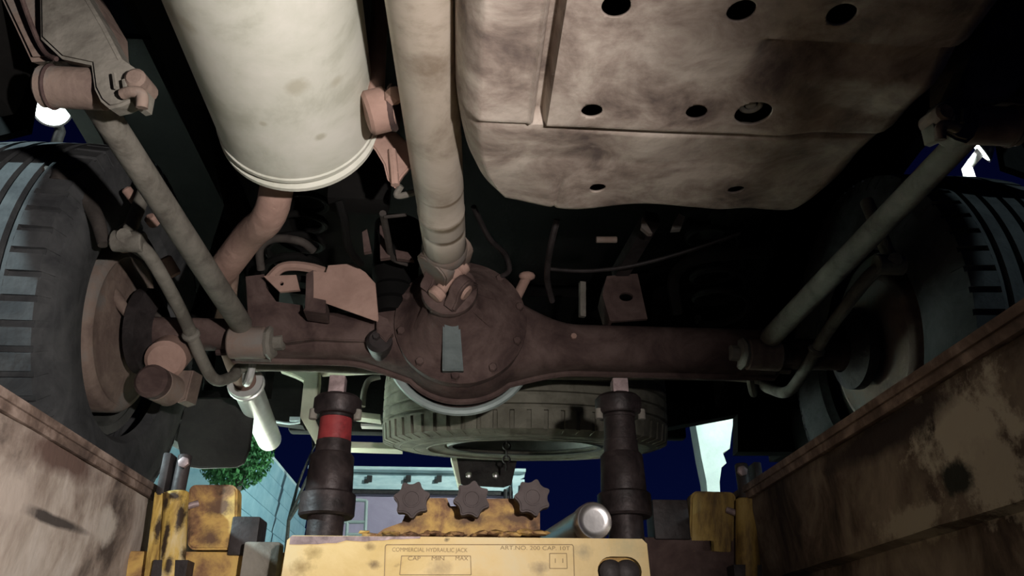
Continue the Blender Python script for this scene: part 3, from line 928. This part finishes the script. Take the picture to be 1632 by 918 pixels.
# ------------------------------------------------------------------ spare wheel slung under the tail
RS, WS = .385, .22
SO = Vector((.165, 2.065, .0))
tilt = math.radians(9.2)
Rm = Matrix.Rotation(tilt, 4, 'X')
zc = P(815, 690, y=SO.y - RS * .93).z          # underside at its near edge
SO.z = zc + WS / 2 + RS * .93 * math.sin(tilt)
spare = empty('spare_wheel', SO, 'dusty spare wheel slung flat under the tail behind the axle', 'spare wheel')
spare.rotation_euler = (tilt, 0, 0)
def sbuild(mb, name, matl, parent=spare, **kw):
    for v in mb.bm.verts:
        v.co = Matrix.Translation(SO) @ Rm @ Matrix.Rotation(PI / 2, 4, 'Y') @ v.co      # local x (wheel axis) -> downwards
    return mb.build(name, matl, parent, **kw)
mb = MB().lathe(tyre_profile(RS, WS, .205), (0, 0, 0), (1, 0, 0), 120)
lugs(mb, RS, WS, 62)
t = sbuild(mb, 'tire', M['rubber_dry'], sharp=30)
mb = MB()
for r in (.262, .300, .335):
    mb.torus((.1085 if r < .33 else .1045, 0, 0), (1, 0, 0), r, .0028, 72, 6)
sbuild(mb, 'sidewall_ring', M['rubber_dry'])
sbuild(MB().lathe([(.102, .196), (.104, .208), (.094, .214), (.088, .200), (.06, .190), (.0, .182), (-.03, .165), (-.035, .05), (-.035, 0)], (0, 0, 0), (1, 0, 0), 64), 'rim', M['rim'])
sbuild(MB().box((-.01, 0, 0), (.03, .14, .05), bev=.005).cyl((-.03, 0, 0), (.03, 0, 0), .012), 'carrier_plate', M['dark'])
ch = MB()
c0 = P(808, 690, y=2.20)
for k in range(6):
    q = c0 + Vector((0, .006 * k, -.018 * k))
    ch.torus(q, (1, 0, 0) if k % 2 else (0, 1, 0), .010, .003, 14, 6)
ch.tube([c0, c0 + Vector((0, -.10, .12))], .004, 6)
ch.build('carrier_chain', M['dark'], spare)

# ------------------------------------------------------------------ pit jack
YJ = 1.05
jt = P(740, 856, y=YJ).z
xl, xr_ = P(455, 880, y=YJ).x, P(1032, 880, y=YJ).x
jack = empty('pit_jack', ((xl + xr_) / 2, YJ + .12, -.50), 'yellow hydraulic pit jack with worn paint and three star knobs spanning the pit', 'jack')
bh = .24
# body with the slot for the two control plungers cut through its front plate
sl, sr, st = P(952, 900, y=YJ), P(1022, 900, y=YJ), P(985, 887, y=YJ)
srad = (st.z - sl.z)
lc, rc = Vector((sl.x + .018, YJ, st.z - .018)), Vector((sr.x - .018, YJ, st.z - .018))
slot = [lc + Vector((.018 * math.cos(a), 0, .018 * math.sin(a))) for a in [PI / 2 + PI * k / 10 for k in range(11)]] + \
       [rc + Vector((.018 * math.cos(a), 0, .018 * math.sin(a))) for a in [-PI / 2 + PI * k / 10 for k in range(11)]]
front = [Vector((xl + .006, YJ, jt)), Vector((xr_ - .006, YJ, jt)), Vector((xr_, YJ, jt - .006)), Vector((xr_ + .008, YJ, jt - bh)), Vector((xl - .008, YJ, jt - bh)), Vector((xl, YJ, jt - .006))]
MB().prism(front, (0, .010, 0), 0, [slot]).build('front_plate', M['yellow'], jack, label='bright yellow front plate of the jack')
MB().box(((xl + xr_) / 2, YJ + .13, jt - bh / 2 - .004), (xr_ - xl - .004, .235, bh - .008), bev=.004).build('jack_body', M['yellow_rust'], jack)
# worn bare strip on the upper edge
rnd = random.Random(5)
MB().prism([Vector((xl + .004, YJ - .0012, jt - .001))] + [Vector((xl + .004 + .165 * k / 14, YJ - .0012, jt - .0025 - .009 * (1 - k / 14) * rnd.uniform(.6, 1.2))) for k in range(15)] + [Vector((xl + .17, YJ - .0012, jt))], (0, .004, 0)).build('worn_edge', M['pin'], jack)
for c_ in (lc, rc):
    MB().lathe([(-.006, 0), (-.006, .010), (-.002, .0155), (.009, .0168), (.03, .0168)], c_ + Vector((0, .002, -.001)), (0, 1, 0), 28).build('plunger', M['dark'], jack, label='round black plunger')
# printed plate: frame lines, table and words
def text(s, px, py, pxw, name='lettering'):
    cu = bpy.data.curves.new('letters', 'FONT')
    cu.body = s
    cu.size = .01
    o = bpy.data.objects.new('letters', cu)
    COL.objects.link(o)
    dg = bpy.context.evaluated_depsgraph_get()
    me = bpy.data.meshes.new_from_object(o.evaluated_get(dg))
    bpy.data.objects.remove(o)
    xsv = [v.co.x for v in me.vertices]
    w0 = max(xsv) - min(xsv)
    q = P(px, py, y=YJ)
    tw = RAD(pxw, q)
    k = tw / w0
    kz = .0052 / .0072
    me.transform(Matrix.Translation((q.x, YJ - .0006, q.z)) @ Matrix.Rotation(PI / 2, 4, 'X') @ Matrix.Diagonal((k, kz, 1, 1)) @ Matrix.Translation((-min(xsv), 0, 0)))
    me.materials.append(M['print'])
    return link(name, me, jack)
text('COMMERCIAL HYDRAULIC JACK', 625, 879, 120)
text('ART.NO. 200 CAP. 10T', 797, 876, 112)
for k, s in enumerate(('CAP', 'MIN', 'MAX')):
    text(s, 650 + k * 38, 893, 20)
def lines(segs, wd=.0011):
    mb = MB()
    for (a, b, c2, d2) in segs:
        p, q = P(a, b, y=YJ - .0004), P(c2, d2, y=YJ - .0004)
        mb.beam(p, q, .0006, wd, up=(0, 0, 1) if abs(c2 - a) > abs(d2 - b) else (1, 0, 0))
    return mb
lines(((616, 868, 912, 868), (614, 871, 612, 940), (914, 871, 916, 940), (616, 868, 614, 871), (912, 868, 914, 871))).build('print_frame', M['print'], jack)
lines(((640, 886, 750, 886), (640, 886, 637, 916), (750, 886, 751, 916), (637, 916, 751, 916)), .0009).build('print_table', M['print'], jack)
lines(((876, 882, 903, 882), (876, 882, 876, 906), (903, 882, 904, 906), (876, 906, 904, 906), (885, 890, 885, 897), (897, 890, 897, 897)), .0009).build('print_symbol', M['print'], jack)
# knob carrier, rusty, on top of the body
yk = 1.10
kp = [P(x, y, y=yk) for x, y in ((590, 858), (612, 842), (640, 832), (652, 806), (664, 797), (686, 793), (712, 793), (718, 806), (728, 806), (734, 794), (826, 794), (852, 802), (861, 812), (861, 858))]
MB().prism(kp, (0, .05, 0), .003).build('knob_carrier', M['yellow_rust'], jack, label='rust eaten yellow knob carrier')
mb = MB()
for k in range(26):
    q = P(580 + k * 11.5 + rnd.uniform(-4, 4), 852 + rnd.uniform(-4, 2), y=YJ + .02)
    mb.ball(q, rnd.uniform(.004, .009), (1.6, 1, .5), 1)
mb.jitter(.001, 4).build('grease_lumps', M['yellow_rust'], jack, kind='stuff')
def knob(px, py, rot):
    q = P(px, py, y=yk - .045)
    Rk = RAD(29, q)
    pts = []
    for k in range(84):
        a = 2 * PI * k / 84 + rot
        rr = Rk * (.90 + .10 * math.cos(7 * a - 7 * rot) + .02 * math.cos(14 * (a - rot)))
        pts.append(Vector((q.x + rr * math.cos(a), q.y, q.z + rr * math.sin(a))))
    kb = MB().prism(pts, (0, .018, 0), .0022).build('hand_knob', M['knob'], jack, label='dark seven lobed hand knob')
    MB().lathe([(0, .0115), (-.0015, .0115), (-.0015, .0095), (-.0005, .009), (-.0005, 0)], q, (0, 1, 0), 24).build('knob_cap', M['knob'], kb)
    MB().cyl(q + Vector((0, .016, 0)), q + Vector((0, .055, 0)), .012, 16).build('knob_stem', M['dark'], kb)
knob(656, 795, .3); knob(752, 795, .55); knob(849, 792, .42)
# cross arms that rest on the pit edges
ya = 1.19
za = P(350, 905, y=ya).z
MB().box(((xl + PL) / 2 - .01, ya + .03, za - .02), (abs(PL - xl) + .05, .06, .085), bev=.005).build('cross_arm', M['yellow_rust'], jack)
MB().box(((xr_ + PR) / 2 + .01, ya + .03, P(1100, 895, y=ya).z - .02), (abs(PR - xr_) + .05, .06, .11), bev=.005).build('cross_arm', M['rust'], jack)
MB().box(P(418, 895, y=ya - .02), (.05, .03, .05), bev=.004).build('arm_block', M['arm'], jack)
MB().box(P(395, 858, y=ya + .02), (RAD(44, P(395, 858, y=ya)), .05, RAD(60, P(395, 858, y=ya))), bev=.003).build('arm_stop', M['dark'], jack)
def hook(mir):
    D = (lambda mb: mb.mirror((PL + PR) / 2 + .026)) if mir else (lambda mb: mb)
    yh = 1.17
    hm = M['yellow_shaded'] if mir else M['yellow_old']  # mirrored hook takes the darker paint copy with shade in its colour
    t0, t1 = P(281, 785, y=yh), P(272, 940, y=yh)
    r = RAD(19, t0)
    hk = D(MB().cyl(t1, t0, r, 24, .1)).build('hook_tube', hm, jack, label='scuffed yellow vertical tube' if not mir else 'scuffed yellow vertical tube with shade painted in')
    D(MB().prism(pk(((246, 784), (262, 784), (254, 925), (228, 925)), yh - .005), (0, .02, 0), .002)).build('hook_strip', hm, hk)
    D(MB().cyl(t0 + Vector((.002, 0, -.01)), t0 + Vector((.002, .002, .055)), RAD(11, t0), 14)).build('hook_rod', M['dark'], hk)
    D(MB().box(t0 + Vector((-.022, .01, .025)), (.012, .03, .065), bev=.003)).build('hook_finger', M['dark'], hk)
    D(MB().lathe([(0, 0), (0, .008), (.006, .008), (.007, .006), (.007, 0)], P(294, 738, y=yh - .02), (0, -1, 0), 6)).build('hook_bolt', M['pin'], hk)
    D(MB().beam(P(245, 925, y=yh), P(300, 925, y=yh), .03, .05)).build('hook_foot', M['dark'], hk)
    rc_ = 12
    ol = []
    for cx_, cy_, a0 in ((366, 784, 0), (312, 784, 90), (310, 864, 180), (364, 864, 270)):
        for k in range(5):
            a = math.radians(a0 + 22.5 * k)
            ol.append((cx_ + rc_ * math.cos(a), cy_ - rc_ * math.sin(a)))
    D(MB().prism(pk(ol, yh + .02), (0, .03, 0), .003)).build('roller_plate', M['yellow_shaded'] if mir else M['yellow_rust'], hk, label='rounded rusty yellow plate')
    D(MB().cyl(P(296, 808, y=yh + .01), P(316, 802, y=yh + .018), .005, 10)).build('plate_pin', M['pin'], hk)
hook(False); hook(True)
MB().box(P(1064, 832, y=ya + .02), (RAD(58, P(1064, 832, y=ya)), .05, RAD(62, P(1064, 832, y=ya))), bev=.003).build('arm_stop', M['dark'], jack)
for px, py, rr, c_ in ((500, 880, .010, (.40, .29, .12)), (480, 905, .014, (.34, .24, .10)), (595, 900, .008, (.22, .15, .07)), (590, 872, .006, (.34, .24, .10)), (700, 905, .016, (.46, .34, .17)), (860, 908, .012, (.40, .30, .15)), (930, 880, .012, (.44, .35, .18)), (712, 860, .0035, (.10, .07, .03)), (1000, 870, .02, (.55, .46, .24))):
    add_spot(M['yellow'], P(px, py, y=YJ), (rr * .7, .03, rr * .5), c_, .9, 90, .9)
for px, py, rx_, rz_ in ((262, 800, .006, .014), (285, 820, .005, .02), (262, 860, .004, .03), (246, 840, .005, .02), (290, 880, .006, .008), (268, 900, .005, .012), (276, 790, .01, .006)):
    add_spot(M['yellow_old'], P(px, py, y=1.15), (rx_, .05, rz_), (.04, .026, .016), .35, 60, .6)
for px, py, rx_, rz_ in ((340, 800, .022, .012), (320, 850, .014, .014), (360, 860, .010, .010), (650, 838, .022, .010), (745, 838, .024, .009), (820, 836, .022, .008)):
    add_spot(M['yellow_rust'], P(px, py, y=1.15), (rx_, .12, rz_), (.13, .075, .045), .4, 50, .6)

# ------------------------------------------------------------------ jack posts
def post(px, py0, ptop, mats, label, name='jack_post'):
    y0 = 1.15
    b = P(px, py0, y=y0)
    b.z = jt - .004
    tp = P(ptop[0], ptop[1], y=y0)
    H = tp.z - b.z
    o = empty(name, b, label, 'jack post', )
    k = 1.27 / FPX
    def part(pr, nm, mm, parent=o, **kw):
        return MB().lathe([(h * H, r * k) for h, r in pr], b, (0, 0, 1), 36).build(nm, mm, parent, **kw)
    zr = lambda row: (P(px, row, y=y0).z - b.z) / H
    f0_, f1_, c1_, i1_, r1_, u0_, u1_ = [zr(q) for q in (825, 786, 724, 704, 660, 664, 633)]
    part([(0, 0), (0, 25), (f0_ + .01, 25), (f0_ + .01, 0)], 'base', mats[0])
    part([(f0_, 0), (f0_, 36), (f0_ + .012, 38.5), (f1_ - .012, 38.5), (f1_, 35), (f1_, 0)], 'lower_flange', mats[0])
    part([(f1_, 0), (f1_, 32), (f1_ + .02, 33), (c1_ - .015, 31), (c1_, 28), (c1_, 0)], 'collar', mats[0])
    part([(c1_ - .01, 0), (c1_ - .01, 25.5), (i1_, 25), (i1_ + .004, 23.5), (i1_ + .004, 0)], 'inner_ram', mats[0])
    part([(i1_, 0), (i1_, 24), (r1_, 23), (r1_, 0)], 'ram_section', mats[1], **({'label': 'red painted section'} if mats[1] is M['post_red'] else {}))
    part([(r1_ - .03, 0), (r1_ - .03, 25), (u0_, 25), (u0_, 33), (u0_ + .012, 35), (u1_ - .02, 35), (u1_, 30), (u1_, 0)], 'upper_flange', mats[0])
    zp0 = b.z + H * (u1_ - .02)
    zl = P(px, 639, y=y0 - .03).z
    zt2 = P(px, ptop[1], y=y0 - .03).z
    MB().box((b.x, b.y - .018, (zl + zt2) / 2), (23 * k, 23 * k, zt2 - zl), None, .0015).build('square_pin', M['pin'], o)
    for a in (200, 340):
        a = math.radians(a)
        MB().cyl(b + Vector((math.cos(a) * 34 * k, math.sin(a) * 34 * k, H * (u0_ - .03))), b + Vector((math.cos(a) * 34 * k, math.sin(a) * 34 * k, H * (u0_ + .03))), .006, 10).build('stop_screw', M['arm'], o)
    return o
post(517, 850, (537, 597), (M['post'], M['post_red']), 'stacked jack post with a red painted section')
post(998, 848, (985, 602), (M['post'], M['post']), 'all black stacked jack post beside the shiny tube')

# ------------------------------------------------------------------ shiny tube lying on the jack
e0 = P(946, 816, y=1.075)
rt = RAD(30, e0)
e0.z = jt + rt + .001
tube = MB().lathe([(.0, 0), (.001, rt * .55), (.0, rt * .80), (-.003, rt * .93), (0.0, rt), (.02, rt), (.022, rt * .93), (.235, rt * .93), (.235, 0)], e0, (-.16, 1, .0), 40).build('steel_tube', M['chrome'])
tube['label'] = 'short shiny steel tube with mirror bright end lying on the yellow jack'
tube['category'] = 'metal tube'

# ------------------------------------------------------------------ the yard behind
# weatherboarded building on the left, boards one by one
wb = empty('weatherboard_building', (-3.0, 14, 0), 'pale blue weatherboarded building behind the tail pipe and leafy tree', 'building')
MB().box((-4.57, 13.2, 1.4), (3.0, 5.4, 2.8)).build('wall', M['siding'], wb)
bw = .26
me0 = None
for k in range(11):
    z0 = .02 + k * bw
    mb = MB().box((-3.06, 13.2, z0 + bw / 2), (.035, 5.4, bw - .018), Matrix.Rotation(math.radians(4), 3, 'Y'), .004)
    mb.build('board', M['siding'], wb)
MB().box((-4.6, 13.2, 2.90), (3.1, 5.5, .08), bev=.01).build('roof_edge', M['fascia'], wb)
# mauve building with pale fascia
yf = 16.0
f0, f1 = P(506, 770, y=yf), P(824, 765, y=yf)
zt_ = P(700, 757, y=yf).z
mbld = empty('mauve_building', ((f0.x + f1.x) / 2, yf + 2, 0), 'low mauve building with pale roof fascia behind the star knobs', 'building')
zf = P(700, 787, y=yf).z
MB().box(((f0.x + f1.x) / 2, yf + 2.05, zf / 2), (f1.x - f0.x, 4, zf)).build('wall', M['purple'], mbld)
MB().box(((f0.x + f1.x) / 2, yf - .02, (zf + zt_) / 2 + .02), (f1.x - f0.x, .20, zt_ - zf - .06), bev=.01).build('fascia', M['fascia'], mbld)
MB().box(((f0.x + f1.x) / 2, yf + 1.8, zt_ + .03), (f1.x - f0.x + .3, 4.4, .06)).build('roof_edge', M['fascia'], mbld)
MB().box(((f0.x + f1.x) / 2, yf - .06, zf), (f1.x - f0.x, .10, .06)).build('gutter', M['dark'], mbld)
for px in (589, 651, 700):
    q = P(px, 763, y=yf - .15)
    MB().box(q, (.10, .08, .12)).box(q + Vector((-.06, 0, -.05)), (.08, .06, .07)).build('fascia_lamp', M['dark'], mbld)
MB().prism([P(x, y, y=yf - .2) for x, y in ((816, 753), (836, 753), (836, 760), (829, 764), (836, 764), (836, 770), (826, 774), (824, 800), (818, 800))], (0, .1, 0)).build('gable_sign', M['fascia'], mbld)
MB().tube([P(806, 780, y=yf - .2), P(806, 860, y=yf - .2)], .04, 8).tube([P(813, 775, y=yf - .2), P(813, 860, y=yf - .2)], .03, 8).build('downpipe', M['dark'], mbld)
# white metal frame in front of it
yr = 12.0
fr = MB()
for a, b in (((556, 796), (584, 798)), ((584, 798), (579, 920)), ((545, 832), (581, 832)), ((552, 852), (580, 852)), ((556, 796), (548, 920))):
    fr.tube([P(*a, y=yr), P(*b, y=yr)], .025, 8)
for a in (((579, 920)), ((548, 920))):
    q = P(*a, y=yr)
    fr.tube([q, Vector((q.x, yr, 0.0))], .025, 8)
fo = fr.build('metal_frame', M['white'])
fo['label'] = 'thin white metal frame standing before the mauve building wall'
fo['category'] = 'metal frame'
# white wall on the right
yw = 9.0
q = [P(x, y, y=yw) for x, y in ((1106, 600), (1108, 672), (1118, 730), (1126, 768), (1132, 840))]
r_ = [P(x, y, y=yw) for x, y in ((1150, 840), (1147, 768), (1150, 745), (1158, 738), (1152, 722), (1163, 715), (1166, 690), (1180, 600))]
wo = MB().prism([Vector((q[-1].x, yw, 0))] + list(reversed(q)) + list(reversed(r_)) + [Vector((r_[0].x, yw, 0))], (0, .25, 0)).build('white_pillar', M['white'])
wo['label'] = 'ragged white painted pillar standing right of the black jack post'
wo['category'] = 'pillar'

# leafy tree and bare tree
def leaves(center, rad, n, size, seed):
    rnd = random.Random(seed)
    bm = bmesh.new()
    for _ in range(n):
        while True:
            v = Vector((rnd.uniform(-1, 1), rnd.uniform(-1, 1), rnd.uniform(-1, 1)))
            if .25 < v.length < 1:
                break
        p = Vector(center) + Vector((v.x * rad[0], v.y * rad[1], v.z * rad[2]))
        e = Euler((rnd.uniform(0, 6), rnd.uniform(0, 6), rnd.uniform(0, 6))).to_matrix()
        s = size * rnd.uniform(.6, 1.3)
        vs = [bm.verts.new(p + e @ Vector(c_) * s) for c_ in ((-.5, 0, 0), (0, -.25, .06), (.5, 0, 0), (0, .25, .06))]
        bm.faces.new(vs)
    o = MB()
    o.bm.free()
    o.bm = bm
    return o
tc_ = P(398, 722, y=9.0)
tree = empty('leafy_tree', (tc_.x - .1, 9.0, 0), 'green leafy tree between mud flap and weatherboarded building', 'tree')
leaves(tc_ + Vector((-.15, 0, -.0)), (.42, .5, .42), 5200, .06, 3).build('foliage', M['leaf'], tree, kind='stuff')
MB().tube([(tc_.x - .1, 9.0, 0), (tc_.x - .13, 9.0, tc_.z * .6), tc_], [.07, .06, .03], 10, 4).build('trunk', M['bark'], tree)
bt = MB()
rnd = random.Random(11)
b0 = P(470, 830, y=13.0)
root = Vector((b0.x, 13.0, 0))
def branch(p, d, l, r, lev):
    q = p + d * l
    bt.tube([p, (p + q) / 2 + Vector((rnd.uniform(-.05, .05), 0, rnd.uniform(-.03, .03))), q], [r, r * .85, r * .6], 6)
    if lev:
        for _ in range(3):
            nd = (d + Vector((rnd.uniform(-.8, .8), rnd.uniform(-.4, .4), rnd.uniform(-.2, .6)))).normalized()
            branch(q, nd, l * .68, r * .6, lev - 1)
branch(root, Vector((-.05, 0, 1)), 2.0, .05, 4)
bo = bt.build('bare_tree', M['bark'])
bo['label'] = 'thin bare branched tree against the dark blue sky beside the tail pipe'
bo['category'] = 'tree'

# flood lamps on poles: the light of the yard
def floodlight(loc, target, label, energy, beam):
    o = empty('floodlight', (loc.x, loc.y, 0), label, 'floodlight')
    d = (Vector(target) - loc).normalized()
    MB().tube([(loc.x, loc.y + .25, 0), (loc.x, loc.y + .25, loc.z - .1), loc - d * .14], .06, 12).build('pole', M['dark'], o)
    u = d.orthogonal().normalized()
    MB().lathe([(-.16, 0), (-.16, .08), (-.02, .20), (.0, .20), (-.012, .185), (-.012, 0)], loc, d, 32).build('lamp_housing', M['dark'], o)
    MB().lathe([(-.008, .18), (-.002, .165), (.0, 0)], loc, d, 32).build('lamp_lens', M['floodglass'], o)
    lamp('flood_light', 'SPOT', loc + d * .06, target, energy, (.80, 1.0, .93), spot_size=math.radians(beam), spot_blend=.4, shadow_soft_size=.15)
floodlight(FLOOD_L, (-1.6, 3.5, .0), 'bright floodlight seen through the gap over the left tire', 66000, 21)
floodlight(FLOOD_R, (-1.0, 13.0, 1.5), 'bright floodlight seen through the gap over the right tire', 5000, 130)

# street lamp in front of the car on the left, outside the picture
lamp('street_lamp', 'SPOT', (-5.0, -1.2, 2.6), (-.93, 1.06, .45), 3000, (.72, .95, 1.0), spot_size=math.radians(9), spot_blend=.5, shadow_soft_size=.1)
lamp('street_lamp', 'SPOT', (5.4, -1.2, 2.6), (1.16, 1.06, .5), 300, (.72, .95, 1.0), spot_size=math.radians(9), spot_blend=.5, shadow_soft_size=.1)
